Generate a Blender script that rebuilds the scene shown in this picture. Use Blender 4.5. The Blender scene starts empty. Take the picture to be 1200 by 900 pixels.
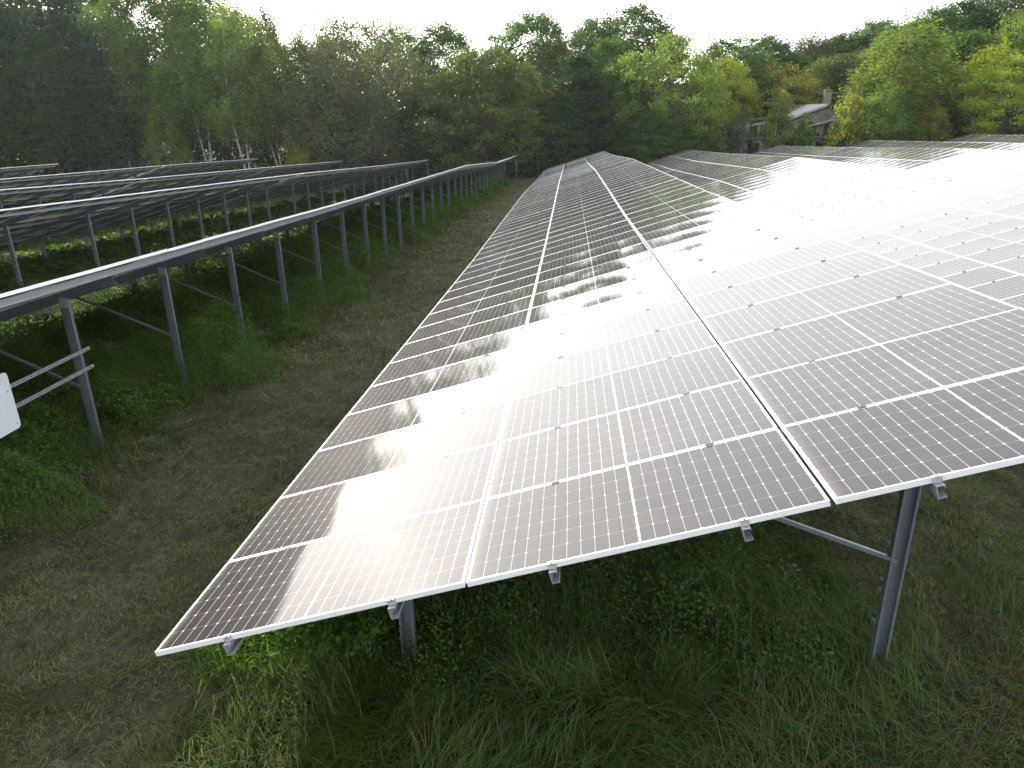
import bpy, math, random
import numpy as np
from mathutils import Matrix, Vector
C = bpy.context.scene.collection
R = math.radians
random.seed(7)
CAMZ = 4.05

# ------------------------------------------------------------------ helpers
def vnoise(x, y, s, seed=0):
    x = np.asarray(x, float) / s; y = np.asarray(y, float) / s
    xi = np.floor(x).astype(np.int64); yi = np.floor(y).astype(np.int64)
    fx = x - xi; fy = y - yi
    fx = fx * fx * (3 - 2 * fx); fy = fy * fy * (3 - 2 * fy)
    def h(a, b):
        n = (a * 374761393 + b * 668265263 + seed * 1442695041) & 0xffffffff
        n = ((n ^ (n >> 13)) * 1274126177) & 0xffffffff
        return ((n ^ (n >> 16)) & 0xffff) / 65535.0
    return (h(xi, yi) * (1 - fx) + h(xi + 1, yi) * fx) * (1 - fy) + (h(xi, yi + 1) * (1 - fx) + h(xi + 1, yi + 1) * fx) * fy

def mesh_np(name, V, F, mats, smooth=False, mi=None):
    V = np.asarray(V, np.float32); F = np.asarray(F, np.int32)
    n = F.shape[1]
    me = bpy.data.meshes.new(name)
    me.vertices.add(len(V)); me.vertices.foreach_set('co', V.ravel())
    me.loops.add(F.size); me.loops.foreach_set('vertex_index', F.ravel())
    me.polygons.add(len(F)); me.polygons.foreach_set('loop_start', np.arange(0, F.size, n, dtype=np.int32))
    me.polygons.foreach_set('loop_total', np.full(len(F), n, np.int32))
    if smooth: me.polygons.foreach_set('use_smooth', np.ones(len(F), bool))
    for m in mats: me.materials.append(m)
    if mi is not None: me.polygons.foreach_set('material_index', np.asarray(mi, np.int32))
    me.update(calc_edges=True)
    return me

class MB:
    """collects verts and faces of one mesh"""
    def __init__(s): s.v = []; s.f = []; s.mi = []; s.sm = []
    def add(s, vs, fs, mi=0, sm=False):
        b = len(s.v); s.v += [tuple(p) for p in vs]
        for f in fs: s.f.append([b + i for i in f]); s.mi.append(mi); s.sm.append(sm)
    def box(s, x0, x1, y0, y1, z0, z1, mi=0, M=None):
        vs = [Vector((x, y, z)) for z in (z0, z1) for y in (y0, y1) for x in (x0, x1)]
        if M is not None: vs = [M @ v for v in vs]
        s.add(vs, [(0, 2, 3, 1), (4, 5, 7, 6), (0, 1, 5, 4), (2, 6, 7, 3), (0, 4, 6, 2), (1, 3, 7, 5)], mi)
    def prism(s, prof, a, b, axis=1, mi=0, M=None):
        """prof: closed 2D outline, extruded from a to b along axis (0,1,2)"""
        n = len(prof); vs = []
        for t in (a, b):
            for p, q in prof:
                v = [p, q]; v.insert(axis, t); v = Vector(v)
                vs.append(M @ v if M is not None else v)
        fs = [(i, (i + 1) % n, n + (i + 1) % n, n + i) for i in range(n)]
        fs += [tuple(range(n))[::-1], tuple(range(n, 2 * n))]
        s.add(vs, fs, mi)
    def tube(s, pts, rad, n=7, mi=0, cap=True):
        pts = [Vector(p) for p in pts]; vs = []; m = len(pts)
        up = Vector((0.31, 0.22, 0.93))
        for i, p in enumerate(pts):
            d = (pts[min(i + 1, m - 1)] - pts[max(i - 1, 0)]).normalized()
            a = d.cross(up)
            if a.length < 1e-3: a = d.cross(Vector((1, 0, 0)))
            a.normalize(); b = d.cross(a)
            r = rad[i] if hasattr(rad, '__len__') else rad
            for k in range(n):
                t = 2 * math.pi * k / n
                vs.append(p + a * (math.cos(t) * r) + b * (math.sin(t) * r))
        fs = []
        for i in range(m - 1):
            for k in range(n):
                fs.append((i * n + k, i * n + (k + 1) % n, (i + 1) * n + (k + 1) % n, (i + 1) * n + k))
        s.add(vs, fs, mi, True)
        if cap:
            b0 = len(s.v) - m * n
            s.f.append([b0 + k for k in range(n)][::-1]); s.mi.append(mi); s.sm.append(False)
            s.f.append([b0 + (m - 1) * n + k for k in range(n)]); s.mi.append(mi); s.sm.append(False)
    def mesh(s, name, mats):
        me = bpy.data.meshes.new(name); me.from_pydata(s.v, [], s.f)
        for m in mats: me.materials.append(m)
        me.polygons.foreach_set('material_index', s.mi)
        me.polygons.foreach_set('use_smooth', s.sm)
        me.update(); return me

def obj(name, me, parent=None, M=None, loc=None):
    o = bpy.data.objects.new(name, me); C.objects.link(o)
    if parent is not None: o.parent = parent
    if M is not None: o.matrix_basis = M
    if loc is not None: o.location = loc
    return o
def tag(o, label, cat, group=None, kind=None):
    o['label'] = label; o['category'] = cat
    if group: o['group'] = group
    if kind: o['kind'] = kind
    return o
def empty(name, loc, label, cat, group=None, rz=0):
    o = bpy.data.objects.new(name, None); C.objects.link(o); o.location = loc; o.rotation_euler.z = rz
    o.empty_display_size = .3
    return tag(o, label, cat, group)

# ------------------------------------------------------------------ node materials
def mat(name):
    m = bpy.data.materials.new(name); m.use_nodes = True
    nt = m.node_tree; p = nt.nodes['Principled BSDF']
    return m, nt, p
def N(nt, t, **kw):
    n = nt.nodes.new(t)
    for k, v in kw.items():
        if k.startswith('i_'):
            key = k[2:]; key = int(key) if key.isdigit() else key.replace('_', ' ')
            n.inputs[key].default_value = v
        else: setattr(n, k, v)
    return n
def ramp(nt, fac, stops, interp='LINEAR'):
    r = nt.nodes.new('ShaderNodeValToRGB'); cr = r.color_ramp; cr.interpolation = interp
    while len(cr.elements) < len(stops): cr.elements.new(.5)
    for e, (p, c) in zip(cr.elements, stops):
        e.position = p; e.color = (*c, 1) if len(c) == 3 else c
    nt.links.new(fac, r.inputs[0]); return r.outputs[0]
def math_(nt, op, a, b=None, clamp=False):
    n = nt.nodes.new('ShaderNodeMath'); n.operation = op; n.use_clamp = clamp
    for i, v in enumerate((a, b)):
        if v is None: continue
        if isinstance(v, (int, float)): n.inputs[i].default_value = v
        else: nt.links.new(v, n.inputs[i])
    return n.outputs[0]
def mixc(nt, fac, a, b, mode='MIX'):
    n = nt.nodes.new('ShaderNodeMix'); n.data_type = 'RGBA'; n.blend_type = mode
    for i, v in ((0, fac), (6, a), (7, b)):
        if isinstance(v, (int, float)): n.inputs[i].default_value = v
        elif isinstance(v, tuple): n.inputs[i].default_value = (*v, 1)
        else: nt.links.new(v, n.inputs[i])
    return n.outputs[2]
def noise(nt, scale, detail=4, vec=None, rough=.6, dist=0):
    n = N(nt, 'ShaderNodeTexNoise', i_Scale=scale, i_Detail=detail, i_Roughness=rough, i_Distortion=dist)
    if vec is not None: nt.links.new(vec, n.inputs['Vector'])
    return n.outputs[0]
def bump(nt, p, h, strength=.4, dist=.02):
    b = N(nt, 'ShaderNodeBump', i_Strength=strength, i_Distance=dist)
    nt.links.new(h, b.inputs['Height']); nt.links.new(b.outputs[0], p.inputs['Normal'])

def geo(nt): return N(nt, 'ShaderNodeNewGeometry')
def objc(nt): return N(nt, 'ShaderNodeTexCoord').outputs['Object']

def galv(name, base, rough=.42, metal=.75, dark=.75):
    m, nt, p = mat(name)
    oc = N(nt, 'ShaderNodeNewGeometry').outputs['Position']
    a = noise(nt, 9, 5, oc); b = noise(nt, 60, 3, oc)
    v = nt.nodes.new('ShaderNodeTexVoronoi'); v.inputs['Scale'].default_value = 70; nt.links.new(oc, v.inputs['Vector'])
    f = math_(nt, 'ADD', math_(nt, 'MULTIPLY', a, .7), math_(nt, 'MULTIPLY', v.outputs['Color'], .3))
    c = ramp(nt, f, [(.25, tuple(x * dark for x in base)), (.7, base)])
    nt.links.new(c, p.inputs['Base Color'])
    nt.links.new(math_(nt, 'ADD', math_(nt, 'MULTIPLY', b, .3), rough - .15), p.inputs['Roughness'])
    p.inputs['Metallic'].default_value = metal
    return m
M_galv = galv('galvanised_steel', (.55, .58, .62), .45, .6)
M_galvd = galv('weathered_galvanised_steel', (.24, .275, .32), .42, .6)
M_alu = galv('anodised_aluminium', (.86, .86, .88), .45, .2, .94)
M_fence = galv('fence_steel', (.30, .33, .34), .55, .4)

def simple(name, col, rough=.6, metal=0, nscale=None, amt=.3):
    m, nt, p = mat(name); p.inputs['Roughness'].default_value = rough; p.inputs['Metallic'].default_value = metal
    if nscale:
        c = ramp(nt, noise(nt, nscale, 5, N(nt, 'ShaderNodeNewGeometry').outputs['Position']),
                 [(.3, tuple(x * (1 - amt) for x in col)), (.7, tuple(min(1, x * (1 + amt * .5)) for x in col))])
        nt.links.new(c, p.inputs['Base Color'])
    else: p.inputs['Base Color'].default_value = (*col, 1)
    return m
M_black = simple('black_plastic', (.035, .035, .04), .5)
M_back = simple('panel_backsheet', (.22, .23, .25), .55, 0, 3, .25)
M_white = simple('white_painted_sheet', (.72, .76, .80), .4, 0, 5, .05)
M_cable = simple('cable_rubber', (.02, .02, .02), .6)

# solar cells under textured glass. Panel local coords: x 0..PL, y 0..PW
PL, PW = 2.082, 1.030
def cell_material():
    m, nt, p = mat('solar_cell_glass')
    uv = N(nt, 'ShaderNodeUVMap'); uv.uv_map = 'UVMap'
    sx = nt.nodes.new('ShaderNodeSeparateXYZ'); nt.links.new(uv.outputs[0], sx.inputs[0])
    X = sx.outputs[0]; Y = sx.outputs[1]
    # along the long side: 2 halves of 12 half-cells
    mg = .015; mid = PL / 2; cw = (mid - mg - .006) / 12; chh = (PW - 2 * .0135) / 6
    ax = math_(nt, 'ABSOLUTE', math_(nt, 'SUBTRACT', X, mid))            # distance from the middle
    ux = math_(nt, 'DIVIDE', math_(nt, 'SUBTRACT', ax, .006), cw)
    uy = math_(nt, 'DIVIDE', math_(nt, 'SUBTRACT', Y, .0135), chh)
    def edge(u, size):   # metres to nearest cell border
        f = math_(nt, 'FRACT', u)
        d = math_(nt, 'MINIMUM', f, math_(nt, 'SUBTRACT', 1., f))
        return math_(nt, 'MULTIPLY', d, size)
    ex = edge(ux, cw); ey = edge(uy, chh)
    lx = math_(nt, 'LESS_THAN', ex, .0013); ly = math_(nt, 'LESS_THAN', ey, .0006)
    dia = math_(nt, 'LESS_THAN', math_(nt, 'ADD', ex, ey), .009)
    out = math_(nt, 'MAXIMUM', math_(nt, 'LESS_THAN', ux, 0.), math_(nt, 'GREATER_THAN', ux, 12.))
    outy = math_(nt, 'MAXIMUM', math_(nt, 'LESS_THAN', uy, 0.), math_(nt, 'GREATER_THAN', uy, 6.))
    lx = math_(nt, 'MULTIPLY', lx, .92); ly = math_(nt, 'MULTIPLY', ly, .65)
    w = lx
    for q in (ly, dia, out, outy): w = math_(nt, 'MAXIMUM', w, q)
    # busbars : fine silver wires along the long side
    fb = math_(nt, 'FRACT', math_(nt, 'MULTIPLY', uy, 9.))
    bb = math_(nt, 'MULTIPLY', math_(nt, 'LESS_THAN', math_(nt, 'ABSOLUTE', math_(nt, 'SUBTRACT', fb, .5)), .028), .15)
    oi = N(nt, 'ShaderNodeObjectInfo')
    # slow colour drift from cell to cell
    cell = nt.nodes.new('ShaderNodeCombineXYZ')
    nt.links.new(math_(nt, 'FLOOR', math_(nt, 'DIVIDE', X, cw)), cell.inputs[0]); nt.links.new(math_(nt, 'FLOOR', uy), cell.inputs[1])
    nt.links.new(math_(nt, 'MULTIPLY', oi.outputs['Random'], 50.), cell.inputs[2])
    wn = nt.nodes.new('ShaderNodeTexWhiteNoise'); nt.links.new(cell.outputs[0], wn.inputs[0])
    cc = mixc(nt, wn.outputs[0], (.017, .014, .016), (.026, .021, .022))
    cc = mixc(nt, bb, cc, (.22, .21, .21))
    # dust film with a few rain marks
    pos = N(nt, 'ShaderNodeNewGeometry').outputs['Position']
    dust = noise(nt, 1.3, 6, pos, .65); spk = noise(nt, 38, 2, pos)
    col = mixc(nt, w, cc, (.52, .52, .54))
    du = math_(nt, 'ADD', math_(nt, 'MULTIPLY', dust, .05), .0)
    col = mixc(nt, du, col, (.38, .36, .34))
    low = math_(nt, 'MULTIPLY', math_(nt, 'SUBTRACT', 1., math_(nt, 'MULTIPLY', X, 14.), True), math_(nt, 'MULTIPLY', dust, .5))
    col = mixc(nt, low, col, (.34, .31, .27))
    tint = math_(nt, 'ADD', math_(nt, 'MULTIPLY', oi.outputs['Random'], .5), .75)
    tv = nt.nodes.new('ShaderNodeVectorMath'); tv.operation = 'SCALE'; nt.links.new(col, tv.inputs[0]); nt.links.new(tint, tv.inputs['Scale']); col = tv.outputs[0]
    drop = math_(nt, 'MULTIPLY', math_(nt, 'GREATER_THAN', spk, .765), .5)
    col = mixc(nt, drop, col, (.4, .38, .35))
    nt.links.new(col, p.inputs['Base Color'])
    p.inputs['Roughness'].default_value = .42
    p.inputs['Specular IOR Level'].default_value = .014
    p.inputs['IOR'].default_value = 1.45
    p.inputs['Coat Weight'].default_value = 1.0
    p.inputs['Coat IOR'].default_value = 1.45
    nt.links.new(math_(nt, 'ADD', math_(nt, 'MULTIPLY', dust, .04), COATR), p.inputs['Coat Roughness'])
    return m
COATR = .034
M_cell = cell_material()

# leaves / blades : colour comes from the object's own colour, varied leaf by leaf
def leaf_material(name, vary=.45, yellow=(.9, .75, .25), yamt=.0, trans=.45, rough=.5, nscale=.35, cont=.6):
    m, nt, p = mat(name)
    oi = N(nt, 'ShaderNodeObjectInfo'); g = geo(nt)
    rnd = g.outputs['Random Per Island']
    nn = noise(nt, nscale, 3, g.outputs['Position'])
    f = math_(nt, 'ADD', math_(nt, 'MULTIPLY', rnd, vary), 1 - vary / 2)
    f2 = math_(nt, 'ADD', math_(nt, 'MULTIPLY', nn, cont * 2), 1 - cont)
    f = math_(nt, 'MULTIPLY', f, f2)
    hs = N(nt, 'ShaderNodeHueSaturation')
    nt.links.new(oi.outputs['Color'], hs.inputs['Color'])
    nt.links.new(f, hs.inputs['Value'])
    nt.links.new(math_(nt, 'ADD', math_(nt, 'MULTIPLY', rnd, .05), .475), hs.inputs['Hue'])
    col = hs.outputs[0]
    if yamt:
        y = math_(nt, 'LESS_THAN', math_(nt, 'FRACT', math_(nt, 'MULTIPLY', rnd, 7.31)), yamt)
        col = mixc(nt, y, col, yellow)
    nt.links.new(col, p.inputs['Base Color']); p.inputs['Roughness'].default_value = rough
    p.inputs['Specular IOR Level'].default_value = .08
    tr = nt.nodes.new('ShaderNodeBsdfTranslucent')
    tc = mixc(nt, 1., col, (1.5, 1.45, .55), 'MULTIPLY'); nt.links.new(tc, tr.inputs[0])
    mx = nt.nodes.new('ShaderNodeMixShader'); mx.inputs[0].default_value = trans
    nt.links.new(p.outputs[0], mx.inputs[1]); nt.links.new(tr.outputs[0], mx.inputs[2])
    nt.links.new(mx.outputs[0], nt.nodes['Material Output'].inputs['Surface'])
    return m
M_leaf = leaf_material('tree_leaves', .5, (.32, .24, .03), .0, .42)
M_leafy = leaf_material('autumn_leaves', .5, (.30, .25, .03), .02, .42)
M_herb = leaf_material('undergrowth_leaves', .6, (.13, .13, .03), .04, .45, .6, 1.4, .45)
M_grass = leaf_material('green_grass_blades', .6, (.17, .15, .05), .12, .4, .5, 1.2, .4)
M_straw = leaf_material('dry_cut_grass_strands', .75, (.08, .12, .03), .28, .25, .7, 2.4, .7)

def bark(name, a, b, scale, marks=False):
    m, nt, p = mat(name); oc = objc(nt)
    mp = N(nt, 'ShaderNodeMapping'); nt.links.new(oc, mp.inputs[0])
    mp.inputs['Scale'].default_value = (1, 1, .25) if not marks else (1, 1, 3)
    c = ramp(nt, noise(nt, scale, 5, mp.outputs[0]), [(.35, a), (.6, b)])
    nt.links.new(c, p.inputs['Base Color']); p.inputs['Roughness'].default_value = .85
    return m
M_bark = bark('dark_bark', (.035, .03, .025), (.10, .085, .07), 4)
M_birch = bark('birch_bark', (.08, .075, .07), (.50, .49, .46), 2.2, True)

# ------------------------------------------------------------------ terrain
PITCH = 8.78; X0 = -2.60; TILT = R(16.3); LOWH = .85
PY = 1.042
ROWS = {   # height of each row's low edge (relative to the camera) at the joints between its tables
    0: [(3.5, -3.16), (19.15, -3.70), (42.1, -4.25), (60, -5.02), (77.8, -5.55)],
    1: [(3.2, -3.15), (23.07, -3.82), (41.95, -4.28), (60.8, -5.05), (79.6, -5.65)],
    2: [(3, -3.05), (22, -3.55), (40.85, -3.93), (59.7, -4.7), (78.6, -5.35)],
    3: [(3, -3.0), (22, -3.4), (40.85, -3.86), (59.7, -4.48), (78.6, -4.98)],
    4: [(3, -2.9), (22, -3.2), (40.85, -3.6), (59.7, -4.1), (78.5, -4.6)],
    5: [(3, -2.8), (22, -3.0), (40.85, -3.3), (59.7, -3.7), (78.5, -4.1)],
    -1: [(1.9, -3.12), (17.5, -3.66), (38.4, -4.22), (57.2, -5.2), (76, -5.75)],
    -2: [(3.4, -3.3), (21.1, -3.90), (38.9, -4.53), (56.7, -5.3), (74.5, -5.97)],
    -3: [(3.5, -3.35), (21.3, -3.98), (39.1, -4.69), (56.9, -5.3), (74.6, -5.95)],
    -4: [(3.6, -3.5), (21.3, -4.0), (39.1, -4.66), (57, -5.08), (74.6, -5.6)],
    -5: [(3.6, -3.6), (21.3, -4.1), (39.1, -4.6), (57, -4.83), (74.6, -5.1)],
}
KS = sorted(ROWS)
def rowz(k, y):
    ys = [-8] + [p[0] for p in ROWS[k]] + [95]
    zs = [ROWS[k][0][1] + .35] + [p[1] for p in ROWS[k]] + [ROWS[k][-1][1] - .35]
    return np.interp(y, ys, zs)
def ss(t): t = np.clip(t, 0, 1); return t * t * (3 - 2 * t)
def G0(x, y):
    x = np.asarray(x, float); y = np.asarray(y, float)
    xs = [X0 + PITCH * k + 3.0 for k in KS]
    Z = np.stack([rowz(k, y) + np.zeros_like(x) for k in KS])
    kf = np.clip((x - xs[0]) / PITCH, 0, len(KS) - 1.0001); ki = kf.astype(int); fr = kf - ki
    z = np.take_along_axis(Z, ki[None], 0)[0] * (1 - fr) + np.take_along_axis(Z, ki[None] + 1, 0)[0] * fr
    z = z - LOWH + CAMZ
    hill = ss((y - 98) / 75.) * np.clip((x - 2) / 55., 0, 1.3) * 17.
    return z + hill
def G(x, y):
    x = np.asarray(x, float); y = np.asarray(y, float)
    near = np.clip(1.3 - np.abs(y) / 60, .0, 1)
    b = (vnoise(x, y, 1.7, 1) - .5) * .10 + (vnoise(x, y, .62, 2) - .5) * .10 * near + (vnoise(x, y, .27, 3) - .5) * .085 * near + (vnoise(x, y, .13, 4) - .5) * .04 * near
    return G0(x, y) + b
def g1(x, y): return float(G(np.array([x]), np.array([y]))[0])

def build_ground():
    def axis(fine0, fine1, step, lo, hi, grow):
        a = list(np.arange(fine0, fine1, step)); s = step
        while a[-1] < hi: s *= grow; a.append(a[-1] + s)
        s = step
        while a[0] > lo: s *= grow; a.insert(0, a[0] - s)
        return np.array(a)
    xs = axis(-9, 6.5, .07, -700, 700, 1.07); ys = axis(1.5, 13, .07, -500, 900, 1.05)
    X, Y = np.meshgrid(xs, ys); Z = G(X.ravel(), Y.ravel())
    V = np.c_[X.ravel(), Y.ravel(), Z]
    nx, ny = len(xs), len(ys)
    i = (np.arange(ny - 1)[:, None] * nx + np.arange(nx - 1)[None]).ravel()
    F = np.c_[i, i + 1, i + nx + 1, i + nx]
    m, nt, p = mat('field_soil_and_grass')
    g = geo(nt); pos = g.outputs['Position']; sp = nt.nodes.new('ShaderNodeSeparateXYZ'); nt.links.new(pos, sp.inputs[0])
    mp = N(nt, 'ShaderNodeMapping'); nt.links.new(pos, mp.inputs[0]); mp.inputs['Scale'].default_value = (1, .45, 1)
    a = noise(nt, .8, 6, mp.outputs[0], .65, .6); b = noise(nt, 14, 6, mp.outputs[0], .75, .8); c = noise(nt, 60, 4, mp.outputs[0], .7, 1.5)
    straw = ramp(nt, b, [(.3, (.040, .037, .021)), (.5, (.10, .092, .052)), (.72, (.18, .165, .09))])
    green = ramp(nt, b, [(.3, (.014, .024, .008)), (.6, (.05, .075, .022))])
    # rows: position inside the pitch, 0..1 ; the mown aisle lies between one high edge and the next low edge
    r = math_(nt, 'FRACT', math_(nt, 'DIVIDE', math_(nt, 'ADD', sp.outputs[0], -X0 + 40 * PITCH + .1), PITCH))
    rr = math_(nt, 'ADD', r, math_(nt, 'MULTIPLY', math_(nt, 'SUBTRACT', a, .5), .12))
    # 0 .. .62 = under the table (green) ; .62.. 1 aisle
    gm = ramp(nt, rr, [(.0, (.2,) * 3), (.05, (1,) * 3), (.5, (1,) * 3), (.62, (.12,) * 3), (.98, (.1,) * 3), (1., (.2,) * 3)])
    gp = ramp(nt, a, [(.47, (0,) * 3), (.62, (.75,) * 3)])
    f = math_(nt, 'MAXIMUM', gm, gp)
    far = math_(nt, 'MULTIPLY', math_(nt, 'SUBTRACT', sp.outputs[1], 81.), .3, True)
    col = mixc(nt, f, straw, green)
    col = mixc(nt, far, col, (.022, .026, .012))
    nt.links.new(col, p.inputs['Base Color']); p.inputs['Roughness'].default_value = .9; p.inputs['Specular IOR Level'].default_value = .15
    bump(nt, p, math_(nt, 'ADD', b, math_(nt, 'MULTIPLY', c, .5)), .9, .05)
    o = obj('ground', mesh_np('ground', V, F, [m], True)); o['kind'] = 'structure'
build_ground()

Mrow = ((.99696, -.00913, -.0774), (.07565, .3519, .93298), (-.01872, .93599, -.35152))
FPX = 845.
def ray(px, py):
    v = ((px - 600) / FPX, (450 - py) / FPX, 1.)
    return Vector([sum(Mrow[i][j] * v[j] for j in range(3)) for i in range(3)])

# ------------------------------------------------------------------ solar tables
def c_profile(w, h, lip, t, flip=False):
    """C section outline, web on the left (x=0), w wide, h high, centred on h"""
    a = h / 2
    p = [(0, -a), (w, -a), (w, -a + lip), (w - t, -a + lip), (w - t, -a + t), (t, -a + t), (t, a - t), (w - t, a - t),
         (w - t, a - lip), (w, a - lip), (w, a), (0, a)]
    return [(w - x, y) for x, y in p][::-1] if flip else p

def glass_mesh(nx=10, ny=8, sag=.0045):
    """laminate: bowed glass face with the cells, grey backsheet below"""
    ix0, ix1, iy0, iy1 = .007, PL - .007, .007, PW - .007
    xs = np.linspace(ix0, ix1, nx + 1); ys = np.linspace(iy0, iy1, ny + 1)
    V = []; UV = []
    def z(x, y):
        a = (x - ix0) / (ix1 - ix0); b = (y - iy0) / (iy1 - iy0)
        return -.0025 - sag * math.sin(math.pi * a) ** .8 * math.sin(math.pi * b)
    for y in ys:
        for x in xs: V.append((x, y, z(x, y)))
    F = []; n = nx + 1
    for j in range(ny):
        for i in range(nx): F.append((j * n + i, j * n + i + 1, j * n + n + i + 1, j * n + n + i))
    nt_ = len(F)
    b0 = len(V)
    for y in (iy0, iy1):
        for x in (ix0, ix1): V.append((x, y, -.010))
    F.append((b0, b0 + 2, b0 + 3, b0 + 1))
    F = np.array(F)
    me = mesh_np('solar_panel', V, F, [M_cell, M_back], True, [0] * nt_ + [1])
    uvl = me.uv_layers.new(name='UVMap'); li = np.empty(len(me.loops), np.int32); me.loops.foreach_get('vertex_index', li)
    uvl.data.foreach_set('uv', np.array(V)[li, :2].astype(np.float32).ravel())
    return me
def frame_mb():
    m = MB(); w = .009; h = .035
    m.box(0, PL, 0, w, -h, 0); m.box(0, PL, PW - w, PW, -h, 0)
    m.box(0, w, w, PW - w, -h, 0); m.box(PL - w, PL, w, PW - w, -h, 0)
    # bottom flanges
    for (a, b, c, d) in ((w, PL - w, w, .03), (w, PL - w, PW - .03, PW - w)): m.box(a, b, c, d, -h, -h + .002)
    return m
def merged_panel():
    g = glass_mesh(4, 8); m = frame_mb()
    b = len(g.vertices); V = [tuple(v.co) for v in g.vertices] + m.v
    F = [tuple(p.vertices) for p in g.polygons] + [tuple(i + b for i in f) for f in m.f]
    mi = [p.material_index for p in g.polygons] + [2] * len(m.f)
    me = bpy.data.meshes.new('solar_panel_whole'); me.from_pydata(V, [], F)
    for x in (M_cell, M_back, M_alu): me.materials.append(x)
    me.polygons.foreach_set('material_index', mi); me.polygons.foreach_set('use_smooth', [k == 0 for k in mi])
    uvl = me.uv_layers.new(name='UVMap'); li = np.empty(len(me.loops), np.int32); me.loops.foreach_get('vertex_index', li)
    uvl.data.foreach_set('uv', np.array(V)[li, :2].astype(np.float32).ravel()); me.update()
    return me
ME_glass = glass_mesh(); ME_frame = frame_mb().mesh('panel_frame', [M_alu]); ME_panel = merged_panel()
GX = [0, PL + .018, 2 * PL + .018 + .03]            # start of each panel up the slope
ACR = GX[2] + PL
PUR = []
for g in GX: PUR += [g + .52, g + PL - .46]

def clamp_mesh():
    m = MB(); m.box(-.028, .028, -.0055, .0055, -.02, .003); m.box(-.028, .028, -.013, .013, .003, .005)
    return m.mesh('panel_clamp', [M_black])
def end_clamp_mesh():
    m = MB(); m.box(-.022, .022, -.012, .004, -.03, .004); m.box(-.022, .022, -.012, .014, .004, .007)
    m.tube([(0, -.004, .006), (0, -.004, .014)], .006, 6)
    return m.mesh('end_clamp', [M_galv])
ME_clamp = clamp_mesh(); ME_eclamp = end_clamp_mesh()
def post_mesh(flip):
    """unit-length (1 m) sigma post, top at z=0, going down"""
    m = MB(); w, h, t, lip = .055, .112, .005, .018
    pr = c_profile(w, h, lip, t)
    # profile axes (depth y, width x)
    pr = [(q, (p if not flip else -p)) for p, q in pr]
    if not flip: pr = pr[::-1]
    m.prism(pr, -1, 0, 2)
    # stiffening crease down the web
    s = -1 if not flip else 1
    yy = 0
    m.box(-.016, .016, min(yy, yy + s * .008), max(yy, yy + s * .008), -1, -.001)
    return m.mesh('post', [M_galvd])
ME_post = {False: post_mesh(False), True: post_mesh(True)}
def rafter_mesh():
    m = MB(); m.prism(c_profile(.06, .11, .018, .004), .40, 5.8, 0)
    return m
def brace_mesh():
    m = MB(); m.prism([(-.015, -.015), (.015, -.015), (.015, -.011), (-.011, -.011), (-.011, .015), (-.015, .015)], 0, 1, 0)
    return m.mesh('brace', [M_galvd])
ME_brace = brace_mesh()
# rafter: extrude along x, C opening along y
_m = MB(); _m.prism([(p, q) for p, q in c_profile(.06, .11, .018, .004)], .40, 5.8, 0); ME_rafter = _m.mesh('rafter', [M_galvd])
def bracket_mesh():
    m = MB(); m.box(-.05, .05, -.006, 0, -.09, .03); m.box(-.05, .05, -.006, .06, .03, .036)
    for z in (-.06, -.02): m.tube([(-.02, -.018, z), (-.02, 0, z)], .009, 6); m.tube([(.02, -.018, z), (.02, 0, z)], .009, 6)
    return m.mesh('post_bracket', [M_galv])
ME_bracket = bracket_mesh()
def band_mesh():
    m = MB(); m.box(-.060, .060, -.060, .004, -.0035, .0035)
    return m.mesh('cable_tie', [M_black])
ME_band = band_mesh()

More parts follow.
